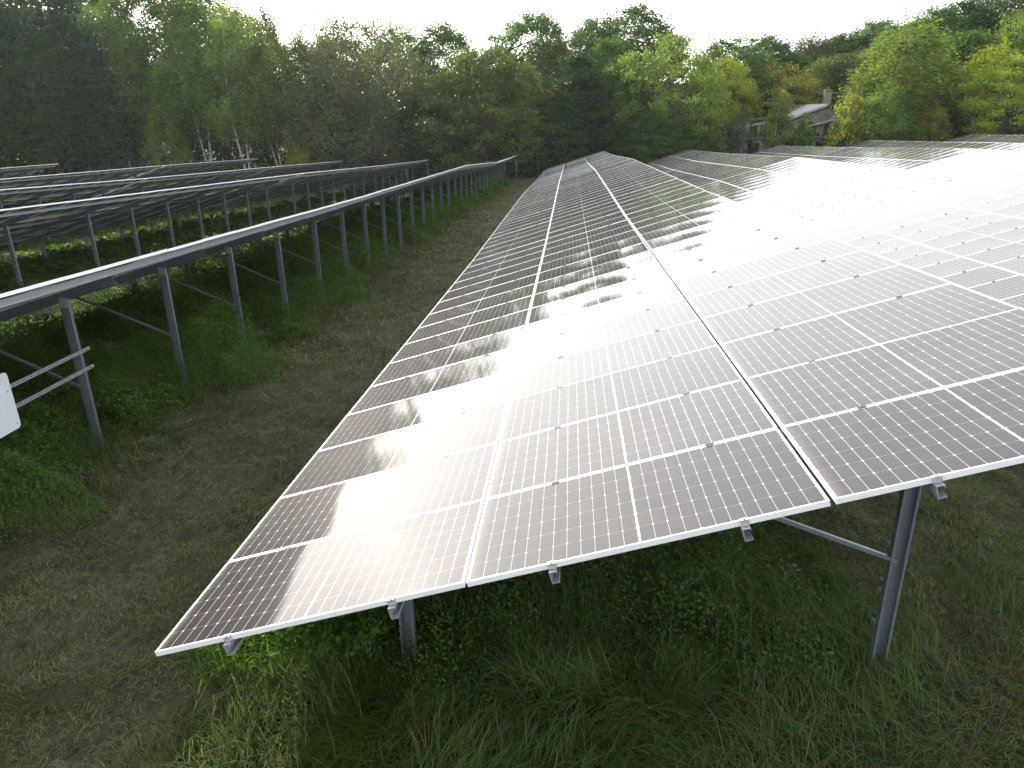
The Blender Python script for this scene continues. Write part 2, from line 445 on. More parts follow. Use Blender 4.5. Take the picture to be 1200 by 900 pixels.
GR = 'ground mounted solar tables standing in long parallel rows'
def table(k, j, nmod, label, detail=1, flip=True, ties=False, frame_off=1.1):
    (ya, za), (yb, zb) = ROWS[k][j], ROWS[k][j + 1]
    x0 = X0 + PITCH * k
    s = (zb - za) / (yb - ya)
    yt = Vector((0, 1, s)).normalized()
    xt = Vector((math.cos(TILT), 0, math.sin(TILT)))
    n = xt.cross(yt).normalized(); xt = yt.cross(n).normalized()
    P0 = Vector((x0, ya, za + CAMZ))
    base = Vector((x0 + 3.0, ya + (yb - ya) / 2, 0)); base.z = g1(base.x, base.y)
    root = empty('solar_table', base, label, 'solar table', GR)
    rnd = random.Random(k * 100 + j)
    def MX(loc, a=0., b=0.):
        B = Matrix(((xt.x, yt.x, n.x), (xt.y, yt.y, n.y), (xt.z, yt.z, n.z))).to_4x4()
        B = Matrix.Translation(Vector(loc) - base) @ B
        return B @ Matrix.Rotation(a, 4, 'X') @ Matrix.Rotation(b, 4, 'Y')
    Lt = nmod * PY
    nclamp = 0
    for r in range(nmod):
        for c in range(3):
            loc = P0 + xt * GX[c] + yt * (r * PY) + n * rnd.uniform(-.0012, .0012)
            M = MX(loc, rnd.gauss(0, .0014), rnd.gauss(0, .001))
            if detail >= 2:
                g = obj('solar_panel', ME_glass, root, M); obj('panel_frame', ME_frame, g)
            else: obj('solar_panel', ME_panel, root, M)
    if detail >= 1:
        for r in range(nmod + 1):
            for q in PUR:
                loc = P0 + xt * q + yt * (r * PY - .006)
                if r == 0 or r == nmod:
                    if detail >= 2 and r == 0: obj('end_clamp', ME_eclamp, root, MX(loc))
                elif nclamp < 96: obj('panel_clamp', ME_clamp, root, MX(loc)); nclamp += 1
    # purlins : C channels along the row, sticking out a little
    for q in PUR:
        m = MB(); m.prism(c_profile(.045, .075, .016, .003), -.045, Lt + .03, 1)
        me = m.mesh('purlin', [M_galv])
        obj('purlin', me, root, MX(P0 + xt * (q - .025) - n * (.035 + .0375)))
    y = frame_off
    while y < Lt - .15:
        base_pt = P0 + yt * y
        obj('rafter', ME_rafter, root, MX(base_pt - n * (.035 + .075 + .055 + .001) - yt * .03))
        for xo in ((1.30, 4.90) if flip else (1.30, 4.82)):
            sx = xo / xt.x
            top = base_pt + xt * sx - n * .22 - yt * .032
            foot = g1(top.x, top.y) - .25
            h = top.z + .06 - foot
            T = Matrix.Translation(Vector((top.x, top.y, top.z + .06)) - base)
            po = obj('post', ME_post[flip], root, T @ Matrix.Diagonal((1, 1, h, 1)))
            if detail >= 2:
                obj('post_bracket', ME_bracket, root, Matrix.Translation(Vector((top.x, top.y - .003 - (0 if flip else .0), top.z)) - base))
            if ties and y == frame_off and xo > 4:
                for zz in (.10, .62, .93, 1.02, 1.30):
                    obj('cable_tie', ME_band, root, Matrix.Translation(Vector((top.x, top.y + (.058 if flip else 0), top.z - zz - .35)) - base))
            if xo > 4:
                g = g1(top.x, top.y)
                a = Vector((top.x, top.y - .03, g + .95)); b = base_pt + xt * (3.3 / xt.x) - n * .22; b.y = a.y
                d = b - a; L = d.length; d.normalize(); u = Vector((0, 1, 0)); w = d.cross(u).normalized()
                B = Matrix(((d.x, u.x, w.x), (d.y, u.y, w.y), (d.z, u.z, w.z))).to_4x4()
                obj('brace', ME_brace, root, Matrix.Translation(a - base) @ B @ Matrix.Diagonal((L, 1, 1, 1)))
        y += 2.37
    return root

ORD = {0: 'nearest', 1: 'second', 2: 'third', 3: 'farthest'}
TB = [
 (0, 0, 15, 'glaring solar table in front of the camera, its pale front edge and purlin ends showing', 2, True),
 (0, 1, 22, 'long glaring solar table directly behind the nearest big one, before the row dips', 2, True),
 (0, 2, 17, 'light grey solar table just past the bend where the centre row dips downhill', 0, True),
 (0, 3, 17, 'last solar table of the centre row, ending by the braced fence posts', 0, True),
 (1, 0, 19, 'white glaring solar table right of the nearest one, up to the dark thin joint line', 2, True),
 (1, 1, 18, 'overexposed solar table behind the thin dark joint line, second row from the centre', 1, True),
 (1, 2, 18, 'grey solar table past the glare in the row just right of the centre row', 0, True),
 (1, 3, 18, 'last grey solar table of the row right of centre, before dark bushes', 0, True),
 (2, 1, 18, 'white solar table cut by the right picture edge, third row from the centre', 0, True),
 (2, 2, 18, 'middle solar table of the third row, in front of the ruined building', 0, True),
 (2, 3, 18, 'end table of the third row with grey panels below the ruined building', 0, True),
 (3, 1, 18, 'white solar table of the fourth row, entering the picture at its right edge', 0, True),
 (3, 2, 18, 'solar table of the fourth row right of centre, its white edge below the birch', 0, True),
 (3, 3, 18, 'last solar table of the fourth row, beside the yellow shrub and the ruin', 0, True),
 (4, 2, 18, 'solar table of the highest right row, cut by the right picture edge', 0, True),
 (4, 3, 17, 'last solar table of the highest right row, below the brown wall', 0, True),
 (-1, 0, 15, 'solar table seen from its high side, with the white cabinet on its first posts', 2, False),
 (-1, 1, 20, 'solar table in the left row beside the mown aisle, before the bend', 1, False),
 (-1, 2, 18, 'solar table just past the bend of the left row beside the mown aisle', 0, False),
 (-1, 3, 18, 'last solar table of the left row, ending at the top of the mown aisle', 0, False),
 (-2, 0, 17, 'nearest solar table of the second left row, cut by the left picture edge', 1, False),
 (-2, 1, 17, 'solar table over the sunlit green strip in the second left row', 0, False),
 (-2, 2, 17, 'third solar table back in the second row on the left', 0, False),
 (-2, 3, 17, 'last solar table of the second left row, its end free against dark bushes', 0, False),
 (-3, 1, 17, 'nearest visible solar table of the third left row, at the left picture edge', 0, False),
 (-3, 2, 17, 'middle solar table of the third row on the left', 0, False),
 (-3, 3, 17, 'last solar table of the third left row, below the birch trunks', 0, False),
 (-4, 1, 17, 'nearest visible solar table of the fourth left row', 0, False),
 (-4, 2, 17, 'middle solar table of the fourth left row, in front of thin fence posts', 0, False),
 (-4, 3, 17, 'last solar table of the fourth left row, lowest and darkest against the wood', 0, False),
 (-5, 2, 17, 'short piece of the farthest left row, ending free in the top left of the field', 0, False),
]
for k, j, n_, lab, det, fl in TB:
    table(k, j, n_, lab, det, fl, ties=(k == 0 and j == 0), frame_off={(-1, 0): 1.96, (-1, 1): .65}.get((k, j), 1.1))

# ------------------------------------------------------------------ white cabinet on rails (left edge)
def cabinet():
    x = -6.40; zt = -2.60 + CAMZ; zb = -3.27 + CAMZ; y1 = 7.15; y0 = 6.25
    base = Vector((x, (y0 + y1) / 2, zb))
    t = empty('equipment_cabinet', base, 'white rounded cabinet plate on two perforated rails, cut by the left picture edge', 'cabinet')
    def outline(r, inset):
        pts = []
        for cx, cy, a0 in ((y1 - inset - r, zt - inset - r, 0), (y0 + inset + r, zt - inset - r, 90), (y0 + inset + r, zb + inset + r, 180), (y1 - inset - r, zb + inset + r, 270)):
            for q in range(6):
                a = R(a0 + q * 18); pts.append((cx + r * math.cos(a) - base.y, cy + r * math.sin(a) - base.z))
        return pts
    m = MB(); m.prism(outline(.05, 0), .115, .13, 0); m.prism(outline(.05, .004), .06, .1148, 0)
    o = obj('cover', m.mesh('cover', [M_white]), t)
    m = MB(); m.prism(outline(.03, .05), -.14, -.02, 0); obj('housing', m.mesh('housing', [M_black]), t)
    for (yy, zz) in ((y1 - .06, zt - .22), (y1 - .05, zb + .06), (y0 + .06, zb + .06), (y0 + .06, zt - .06)):
        m = MB(); m.tube([(.1295, yy - base.y, zz - base.z), (.133, yy - base.y, zz - base.z)], .008, 8)
        obj('screw', m.mesh('screw', [M_black]), o)
    for zz in (-2.835 + CAMZ, -3.085 + CAMZ):
        m = MB(); h = .022
        L0, L1 = 6.05 - base.y, 8.75 - base.y; z0 = zz - base.z
        # slotted face : top and bottom strips with bridges between the slots
        xf = .008
        m.box(xf - .02, xf + .0, L0, L1, z0 + .018, z0 + .021); m.box(xf - .02, xf, L0, L1, z0 - .021, z0 - .018)
        m.box(xf - .0015, xf + .001, L0, L1, z0 + .006, z0 + .0215); m.box(xf - .0015, xf + .001, L0, L1, z0 - .0215, z0 - .006)
        yy = L0
        while yy < L1 - .02: m.box(xf - .0012, xf + .0012, yy, yy + .02, z0 - .0062, z0 + .0062); yy += .05
        obj('mounting_rail', m.mesh('mounting_rail', [M_galv]), t)
        m = MB(); m.tube([(xf, L1 - .03, z0), (xf + .02, L1 - .03, z0)], .014, 8); obj('rail_bolt', m.mesh('rail_bolt', [M_galv]), t)
    m = MB(); m.tube([(-.05, -.2, 0), (-.05, -.21, -.25), (-.06, -.18, -.5), (-.05, -.22, -.95)], .012, 6)
    obj('cable', m.mesh('cable', [M_cable]), t)
cabinet()

# ------------------------------------------------------------------ ground vegetation (stuff)
rng = np.random.default_rng(5)
def leaf_quads(P, Nrm, size, ratio=1.6, fold=.12):
    """rhombic leaves at P facing Nrm"""
    n = len(P)
    t = rng.normal(size=(n, 3)); Nrm = Nrm / np.linalg.norm(Nrm, axis=1)[:, None]
    a = np.cross(Nrm, t); a /= np.linalg.norm(a, axis=1)[:, None]; b = np.cross(Nrm, a)
    s = np.asarray(size)[:, None]
    v0 = P - a * s * ratio / 2; v2 = P + a * s * ratio / 2
    v1 = P + b * s / 2 + Nrm * s * fold - a * s * .12; v3 = P - b * s / 2 + Nrm * s * fold - a * s * .12
    V = np.stack([v0, v1, v2, v3], 1).reshape(-1, 3)
    F = np.arange(4 * n).reshape(-1, 4)
    return V, F
def blades(P, L, W, lean, dirn, lift=1.):
    """bent 3-row strips ending in a point, 6 verts: 2 quads"""
    n = len(P); d = np.c_[np.cos(dirn), np.sin(dirn), np.zeros(n)]; sd = np.c_[-np.sin(dirn), np.cos(dirn), np.zeros(n)]
    L = L[:, None]; W = W[:, None]; le = lean[:, None]; up = np.array([0, 0, 1.])
    p0 = P; p1 = P + up * L * .5 * (1 - le * .5) * lift + d * L * .45 * le
    p2 = P + up * L * (1 - le) * lift * .9 + d * L * (.35 + .6 * le)
    V = np.stack([p0 - sd * W, p0 + sd * W, p1 - sd * W * .8, p1 + sd * W * .8, p2 - sd * W * .12, p2 + sd * W * .12], 1).reshape(-1, 3)
    i = np.arange(n)[:, None] * 6
    F = np.concatenate([i + [0, 1, 3, 2], i + [2, 3, 5, 4]], 0)
    return V, F
def scatter(x0, x1, y0, y1, dens, keep=None):
    n = int((x1 - x0) * (y1 - y0) * dens); x = rng.uniform(x0, x1, n); y = rng.uniform(y0, y1, n)
    if keep is not None: q = keep(x, y) > rng.random(n); x = x[q]; y = y[q]
    return x, y
def stuff(name, parts, m, label, cat, color):
    Vs = []; Fs = []; b = 0
    for V, F in parts: Vs.append(V); Fs.append(F + b); b += len(V)
    o = obj(name, mesh_np(name, np.concatenate(Vs), np.concatenate(Fs), [m]))
    o.color = (*color, 1); tag(o, label, cat, None, 'stuff'); return o

def in_aisle(x):     # 1 in the mown aisles
    r = ((x - X0 + 40 * PITCH) / PITCH) % 1.
    return (r > .60).astype(float) + (r < .0).astype(float)
# --- dry cut grass in the aisle: swaths of lying strands
parts = []
for (xa, xb, ya, yb, d, ln, wd) in ((-8.5, -2.0, 1.6, 6, 3200, .075, .0017), (-7.5, -2.0, 6, 12, 1500, .10, .0026), (-6.8, -2.2, 12, 24, 330, .17, .006),
                                 (-6.8, -2.2, 24, 78, 70, .22, .014), (2.2, 8.5, 3.0, 8.5, 1700, .085, .0022), (-17, -11, 8, 30, 90, .18, .008), (-26, -20, 25, 50, 25, .25, .015)):
    def keep(x, y):
        e = (vnoise(x, y, .8, 8) - .5) * 1.2
        r = ((x + e - X0 + 40 * PITCH) / PITCH) % 1.
        k = np.where((r > .56), 1., .12)
        k = np.where((y < 3.2) & (x < -1.8) & (x > -8), 1., k)
        return k * (.12 + 1.3 * vnoise(x, y, .3, 9) * (vnoise(x, y, 1.3, 10) + .25))
    x, y = scatter(xa, xb, ya, yb, d, keep); n = len(x)
    z = G(x, y) + rng.random(n) ** 2 * .045 * (.4 + vnoise(x, y, .3, 9))
    dr = vnoise(x, y, .7, 11) * 7 + rng.normal(0, .9, n)
    parts.append(blades(np.c_[x, y, z], ln * rng.uniform(.5, 1.6, n), wd * rng.uniform(.6, 1.4, n), rng.uniform(.7, 1., n), dr, 1.))
stuff('mown_grass', parts, M_straw, 'dry brown cut grass lying over the mown aisles between the rows', 'grass', (.20, .185, .11))

# --- green tufts showing through the aisle
parts = []
for (xa, xb, ya, yb, d, ln, wd) in ((-8.5, -2.2, 1.6, 9, 900, .10, .003), (-7, -2, 9, 24, 240, .13, .006), (-7, -2, 24, 78, 60, .16, .014), (1.5, 8.5, 1.6, 8.5, 700, .12, .003)):
    keep = lambda x, y: ss((vnoise(x, y, 1.1, 21) * .6 + vnoise(x, y, .4, 22) * .4 - .44) * 5)
    x, y = scatter(xa, xb, ya, yb, d, keep); n = len(x)
    parts.append(blades(np.c_[x, y, G(x, y) - .01], ln * rng.uniform(.5, 1.5, n), wd * rng.uniform(.7, 1.4, n), rng.uniform(.2, .8, n), rng.uniform(0, 6.3, n)))
stuff('short_grass', parts, M_grass, 'short green grass growing through the dry cuttings in the aisles', 'grass', (.075, .10, .032))

# --- tall grass in front of and under the near table
parts = []
def tall_keep(x, y):
    lim = -2.35 + (vnoise(x, y, .6, 33) - .5) * .5
    return (x > lim) * (.25 + 1.1 * vnoise(x, y, .5, 31)) * np.where(x > 2.6, .35, 1) * np.where(y > 6., .35, 1)
x, y = scatter(-2.8, 7.5, 1.5, 9, 2600, tall_keep); n = len(x)
wind = vnoise(x, y, .9, 32) * 8
parts.append(blades(np.c_[x, y, G(x, y) - .02], rng.uniform(.12, .50, n) * (.5 + 1.1 * vnoise(x, y, .8, 34)), rng.uniform(.0018, .0042, n), rng.uniform(.25, .95, n), wind + rng.normal(0, .8, n)))
stuff('tall_grass', parts, M_grass, 'tall unmown grass in front of and below the nearest table', 'grass', (.09, .145, .045))
parts = []
x, y = scatter(-2.9, -.9, 2.4, 5.2, 2200, lambda x, y: ss((x + 2.75 - (vnoise(x, y, .5, 47) - .5) * .6) / .4) * (.3 + vnoise(x, y, .4, 43))); n = len(x)
tuft = blades(np.c_[x, y, G(x, y) - .02], rng.uniform(.12, .48, n) * (.5 + .9 * vnoise(x, y, .5, 44)), rng.uniform(.0018, .004, n), rng.uniform(.3, 1., n), 3.6 + vnoise(x, y, .6, 45) * 3 + rng.normal(0, .5, n))
stuff('grass_edge', [tuft], M_grass, 'yellow-green grass in the patch of sun below the near left corner of the nearest table', 'grass', (.085, .13, .018))
x, y = scatter(-2.6, 7.0, 1.8, 7, 130, lambda x, y: tall_keep(x, y) * (vnoise(x, y, .8, 41) > .62)); n = len(x)
parts.append(blades(np.c_[x, y, G(x, y)], rng.uniform(.3, .75, n), rng.uniform(.0012, .0026, n), rng.uniform(.3, 1., n), vnoise(x, y, 1.2, 42) * 9 + rng.normal(0, .5, n)))
stuff('dead_stalks', parts, M_straw, 'pale dead grass stalks leaning over the tall grass below the nearest table', 'dead grass', (.20, .17, .11))

# --- leafy undergrowth below the tables
def herb_height(x, y, k):
    """height of the leafy mass under row k"""
    u = x - (X0 + PITCH * k)
    e = (vnoise(x, y, 1.1, 51 + k) - .5) * 1.5
    prof = ss((u + .9 + e) / 1.0) * ss((5.9 + e - u) / 1.4)
    h = (.18 + .75 * vnoise(x, y, 1.5, 61 + k) * (.4 + .9 * vnoise(x, y, .45, 71 + k)))
    return prof * h
def herbs(k, bands, col, label, hs=1., thin=None, stalk=True):
    parts = []
    for (u0, u1, y0, y1, d, sz) in bands:
        x0 = X0 + PITCH * k
        x, y = scatter(x0 + u0, x0 + u1, y0, y1, d)
        h = herb_height(x, y, k) * hs
        if thin is not None: h = h * thin(x, y)
        q = (h > .07) & (vnoise(x, y, .33, 75) + .35 * rng.random(len(x)) > .42); x = x[q]; y = y[q]; h = h[q]; n = len(x)
        f = 1 - rng.random(n) ** 1.7 * .75
        z = G(x, y) + h * f
        Nn = np.c_[rng.normal(0, .55, n), rng.normal(0, .55, n), np.ones(n)]
        parts.append(leaf_quads(np.c_[x, y, z], Nn, sz * rng.uniform(.45, 1.0, n) * (.6 + 1.3 * vnoise(x, y, .5, 77) ** 2)))
        if stalk and y0 < 14:
            m_ = n // 14; ii = rng.integers(0, n, m_)
            parts.append(blades(np.c_[x[ii], y[ii], G(x[ii], y[ii])], h[ii] * 1.25, np.full(m_, .003), rng.uniform(.1, .6, m_), rng.uniform(0, 6.3, m_)))
    return stuff('undergrowth', parts, M_herb, label, 'undergrowth', col)
herbs(-1, [(-.6, 6.6, 3.6, 12, 3300, .030), (-.6, 6.5, 12, 20, 1300, .045), (-.6, 6.4, 20, 40, 400, .075), (-.6, 6.3, 40, 76, 70, .2)], (.10, .18, .045),
      'dense nettles and brambles under the left row, sunlit along their far side', 1.5)
def thin0(x, y):
    a = np.where((y < 5.6), np.clip((y - 3.3 - 1.2 * vnoise(x, y, 1., 35)) / 1.6, 0, 1), 1)        # the front is open grass
    b = 1 + .5 * np.exp(-((x + 1.5) ** 2 + (y - 4.6) ** 2) / .5)
    return a * b * np.where(x > 2.0, .4, 1)
herbs(0, [(-.2, 5.9, 3.0, 7, 2600, .026), (-.3, 5.9, 7, 12, 1200, .045)], (.075, .14, .042),
      'leafy brambles filling the shade under the nearest table', .95, thin0)
herbs(-2, [(-.8, 6.4, 10, 30, 170, .12), (-.8, 6.4, 30, 75, 60, .2)], (.07, .115, .03), 'low green weeds under the second left row, bright along one side', .7, None, False)
herbs(-3, [(-.8, 6.4, 20, 75, 50, .22)], (.07, .11, .03), 'low green weeds under the third left row', .6, None, False)
# weeds along each row's low edge, where sun lands; part of the sunlit brightness is in their colour
parts = []
for k, y0, y1, d, sz in ((-1, 6, 20, 900, .04), (-1, 20, 50, 260, .075), (-2, 14, 45, 200, .10), (-3, 24, 60, 70, .15), (0, 4.1, 7, 1300, .03)):
    xx = X0 + PITCH * k
    w1 = .75 if k == 0 else 1.7
    x, y = scatter(xx - .7 + (.5 if k == 0 else 0), xx + w1, y0, y1, d, lambda x, y: .35 + vnoise(x, y, .7, 83)); n = len(x)
    h = (.15 + .75 * vnoise(x, y, .8, 84)) * ss((x - xx + .8) / .5) * (.6 if k < -1 else .85)
    z = G(x, y) + h * (1 - rng.random(n) ** 2 * .8)
    parts.append(leaf_quads(np.c_[x, y, z], np.c_[rng.normal(0, .6, n), rng.normal(0, .6, n), np.ones(n)], sz * rng.uniform(.6, 1.4, n)))
    nb = n // 3; ii = rng.integers(0, n, nb)
    parts.append(blades(np.c_[x[ii], y[ii], G(x[ii], y[ii])], h[ii] * 1.3 + .06, np.full(nb, sz * .09), rng.uniform(.1, .8, nb), rng.uniform(0, 6.3, nb)))
stuff('weed_strip', parts, M_herb, 'yellow-green weeds catching the sun along the low edges of the rows', 'weeds', (.085, .18, .018))
# thin sedge tufts under rows
parts = []
for k, y0, y1, d, ln, wd in ((-1, 6, 16, 160, .35, .005), (-1, 16, 76, 60, .35, .012), (-2, 12, 40, 70, .35, .012), (-3, 22, 60, 40, .35, .018)):
    xx = X0 + PITCH * k
    x, y = scatter(xx - .9, xx + 6, y0, y1, d, lambda x, y: vnoise(x, y, 1.2, 81)); n = len(x)
    parts.append(blades(np.c_[x, y, G(x, y)], ln * rng.uniform(.4, 1.3, n), wd * rng.uniform(.6, 1.3, n), rng.uniform(.1, .8, n), rng.uniform(0, 6.3, n)))
stuff('grass_tufts', parts, M_grass, 'loose green grass tufts growing below the left rows', 'grass', (.085, .13, .035))

# one leafy bush in the sun under the near low edge
def bramble(px, py, zg, hh, rr, label, n=34):
    d = ray(px, py); sc = (zg - CAMZ) / d.z; x, y = d.x * sc, d.y * sc; g = g1(x, y)
    t = empty('bramble_bush', (x, y, g), label, 'bush'); rd = random.Random(int(px)); m = MB(); P = []; Nn = []
    for i in range(n):
        a = rd.uniform(0, 6.28); r = rr * rd.uniform(.2, 1); h = hh * rd.uniform(.5, 1)
        pts = [Vector((0, 0, -.03)), Vector((math.cos(a) * r * .3, math.sin(a) * r * .3, h * .6)), Vector((math.cos(a) * r * .7, math.sin(a) * r * .7, h)), Vector((math.cos(a) * r, math.sin(a) * r, h * .85))]
        m.tube(pts, [.005, .004, .003, .0015], 5)
        for q in range(26):
            u = rd.uniform(.25, 1) * 3; k = min(2, int(u)); p = pts[k].lerp(pts[k + 1], u - k)
            P.append((p.x + rd.gauss(0, .035), p.y + rd.gauss(0, .035), p.z + rd.gauss(0, .02))); Nn.append((rd.gauss(0, .5), rd.gauss(0, .5), 1))
    obj('stems', m.mesh('stems', [M_bark]), t)
    V, F = leaf_quads(np.array(P), np.array(Nn), rng.uniform(.018, .042, len(P)))
    o = obj('foliage', mesh_np('foliage', V, F, [M_herb]), t); o.color = (.07, .16, .018, 1)
bramble(375, 775, .12, .62, .42, 'bright green leafy bramble in the sun under the near left edge of the nearest table')
bramble(425, 755, .12, .5, .38, 'smaller leafy bramble just left of the short front post')

# ------------------------------------------------------------------ trees
def limb_path(a, b, rnd, sag=.15, n=5, up=0.):
    a = Vector(a); b = Vector(b); L = (b - a).length; pts = []
    off = Vector((rnd.uniform(-1, 1), rnd.uniform(-1, 1), rnd.uniform(-.3, .6))) * L * sag
    for i in range(n + 1):
        t = i / n; p = a.lerp(b, t) + off * math.sin(math.pi * t) + Vector((0, 0, -up * L * math.sin(math.pi * t)))
        pts.append(p)
    return pts
def make_tree(kind, seed):
    """returns (trunk mesh, crown mesh), about 10 m tall crown unit; height H, width W"""
    rnd = random.Random(seed); rg = np.random.default_rng(seed)
    P = dict(
        broad=dict(H=20, W=11, base=.16, nc=300, lpc=90, cs=(.95, .95, .75), ls=.215, prof=lambda t: math.sin(math.pi * min(1, (t * .92 + .08)) ** .75) ** .55, shell=.55),
        round=dict(H=12, W=14, base=.02, nc=320, lpc=90, cs=(1.0, 1.0, .5), ls=.20, prof=lambda t: (1 - t ** 2.2) ** .5 * (.75 + .25 * min(1, t * 4)), shell=.6),
        birch=dict(H=18, W=7.5, base=.26, nc=230, lpc=85, cs=(.55, .55, 1.25), ls=.155, prof=lambda t: min(1, (1.02 - t) * 1.45) ** .8 * min(1, .45 + t * 2.2), shell=.35),
        willow=dict(H=13, W=13, base=.08, nc=290, lpc=90, cs=(.95, .95, .85), ls=.15, prof=lambda t: (1 - t ** 2.6) ** .5 * min(1, .6 + t * 1.6), shell=.45),
        spruce=dict(H=19, W=6.5, base=.06, nc=300, lpc=80, cs=(.8, .8, .36), ls=.18, prof=lambda t: (1 - t) ** .85 * .98 + .04, shell=.5),
        open=dict(H=13, W=13, base=.12, nc=210, lpc=85, cs=(.95, .95, .55), ls=.18, prof=lambda t: math.sin(math.pi * (t * .8 + .17)) ** .6, shell=.7),
        shrub=dict(H=5, W=5, base=.02, nc=85, lpc=75, cs=(.55, .55, .5), ls=.14, prof=lambda t: (1 - t ** 2) ** .5 * (.7 + .3 * min(1, t * 4)), shell=.4),
        sapling=dict(H=7, W=3.0, base=.18, nc=65, lpc=60, cs=(.4, .4, .55), ls=.11, prof=lambda t: (1 - t) ** .7 * min(1, .5 + t * 2), shell=.3),
    )[kind]
    H, W = P['H'], P['W']; zb = P['base'] * H
    # lobes that break the outline
    lob = [(rnd.uniform(0, 6.28), rnd.uniform(.2, 1), rnd.uniform(-.22, .24)) for _ in range(7)]
    cents = []
    tries = 0
    while len(cents) < P['nc'] and tries < 9000:
        tries += 1
        t = rnd.random(); a = rnd.uniform(0, 2 * math.pi)
        rmax = P['prof'](t)
        for (la, lt, lk) in lob:
            rmax *= 1 + lk * math.exp(-((math.cos(a - la) - 1) ** 2) * 3 - ((t - lt) / .22) ** 2)
        rr = rnd.random() ** .5
        if rnd.random() < P['shell']: rr = .72 + .28 * rnd.random() ** .7
        if rnd.random() > rmax * 1.1: continue
        r = rr * rmax * W / 2
        c = Vector((r * math.cos(a), r * math.sin(a), zb + t * (H - zb)))
        s = rnd.uniform(.65, 1.35)
        cents.append((c, s, rr))
    # trunk and limbs
    m = MB(); mats = [M_birch if kind in ('birch', 'sapling') else M_bark, M_bark]
    tr = H * (.0095 if kind in ('birch', 'sapling') else .02)
    tops = []
    stems = 1 if kind in ('birch', 'spruce', 'broad', 'sapling') else 4
    if kind == 'broad' and rnd.random() < .5: stems = 2
    if kind == 'birch' and rnd.random() < .6: stems = 2
    axes = []
    for q in range(stems):
        ang = rnd.uniform(0, 6.28); sp = 0 if stems == 1 else rnd.uniform(.12, .3) * W
        b = Vector((math.cos(ang) * sp, math.sin(ang) * sp, H * (.93 if stems == 1 else rnd.uniform(.65, .85))))
        pts = limb_path((0.15 * q, 0, -.5), b, rnd, .05, 8)
        m.tube(pts, [tr * (1.25 if i == 0 else 1) * (1 - i / 8.6) / (1 if stems == 1 else 1.5) for i in range(9)], 8)
        axes.append(pts)
    for (c, s, rr) in cents:
        if rnd.random() > {'open': .6, 'birch': .16, 'willow': .3, 'spruce': .5, 'sapling': .5}.get(kind, .35): continue
        pts = rnd.choice(axes)
        zz = c.z - (c.to_2d().length * (.65 if kind != 'spruce' else -.05)) - .3
        best = min(pts, key=lambda p: abs(p.z - max(zz, H * .08)))
        lp = limb_path(best, c, rnd, .1, 4, -.08 if kind == 'birch' else .05)
        r0 = tr * .30 * (c - best).length / (W * .5) + .02
        m.tube(lp, [r0 * .8 * (1 - i / 4.6) for i in range(5)], 5, 1)
    trunk = m.mesh(kind + '_trunk', mats)
    # leaves
    PP = []; NN = []; SS = []
    for (c, s, rr) in cents:
        n = int(P['lpc'] * s * rnd.uniform(.75, 1.25))
        cs = np.array(P['cs']) * s
        d = rg.normal(size=(n, 3)) * .52 * cs
        if kind == 'birch': d[:, 2] -= .5
        if kind == 'spruce': d[:, 2] -= .22 * np.hypot(d[:, 0], d[:, 1])
        p = np.array(c) + d
        nn = rg.normal(size=(n, 3)) * .7 + np.array([c.x / W, c.y / W, .55])
        PP.append(p); NN.append(nn); SS.append(P['ls'] * rg.uniform(.6, 1.35, n))
    # drooping edge sprays and a fringe of single leaves
    V, F = leaf_q2(np.concatenate(PP), np.concatenate(NN), np.concatenate(SS), rg)
    crown = mesh_np(kind + '_crown', V, F, [M_leafy if kind in ('open', 'shrub', 'birch') else M_leaf])
    return trunk, crown, H, W
def leaf_q2(P, Nr, size, rg):
    global rng
    old = rng; rng = rg; r = leaf_quads(P, Nr, size, 1.5, .1); rng = old; return r
VAR = {}
for kd, ns in (('broad', 4), ('round', 2), ('birch', 3), ('willow', 2), ('spruce', 2), ('open', 2), ('shrub', 3), ('sapling', 2)):
    VAR[kd] = [make_tree(kd, 100 + 17 * i + hash_) for i in range(ns) for hash_ in (sum(map(ord, kd)),)]

COL = dict(dark=(.034, .070, .024), mid=(.055, .11, .03), green=(.07, .145, .034), yel=(.22, .28, .04), lime=(.125, .20, .042), grey=(.095, .12, .075),
           gold=(.25, .25, .05), olive=(.075, .105, .03), blue=(.032, .068, .038), brown=(.07, .095, .04), birch=(.15, .23, .06))
tree_i = [0]
def tree(kind, px, y, top, width, col, name, label, group=None, cat='tree', zoff=0.):
    """stands at depth y (metres along the rows) on the azimuth of picture column px; top = picture row of its tip; width in metres"""
    d = ray(px, 150.); x = d.x / d.y * y
    g = float(G0(np.array([x]), np.array([y]))[0]) + zoff
    dt = ray(px, top); ztop = CAMZ + dt.z / dt.y * y
    h = ztop - g
    i = tree_i[0]; tree_i[0] += 1
    tk, cr, H, W = VAR[kind][i % len(VAR[kind])]
    t = empty(name, (x, y, g), label, cat, group, rz=(i * 2.399) % 6.28)
    s = h / H; w = width / W
    a = obj('trunk', tk, t); b = obj('crown', cr, t)
    for o in (a, b): o.scale = (w, w, s)
    c = COL[col]; j = 1 + (random.random() - .5) * .24
    b.color = (c[0] * j * random.uniform(.92, 1.1), c[1] * j, c[2] * j, 1)
    return t
GF = 'trees along the edge of the field'; GB = 'taller trees standing behind the edge trees'; GS = 'trees on the wooded slope at the right'
T = tree
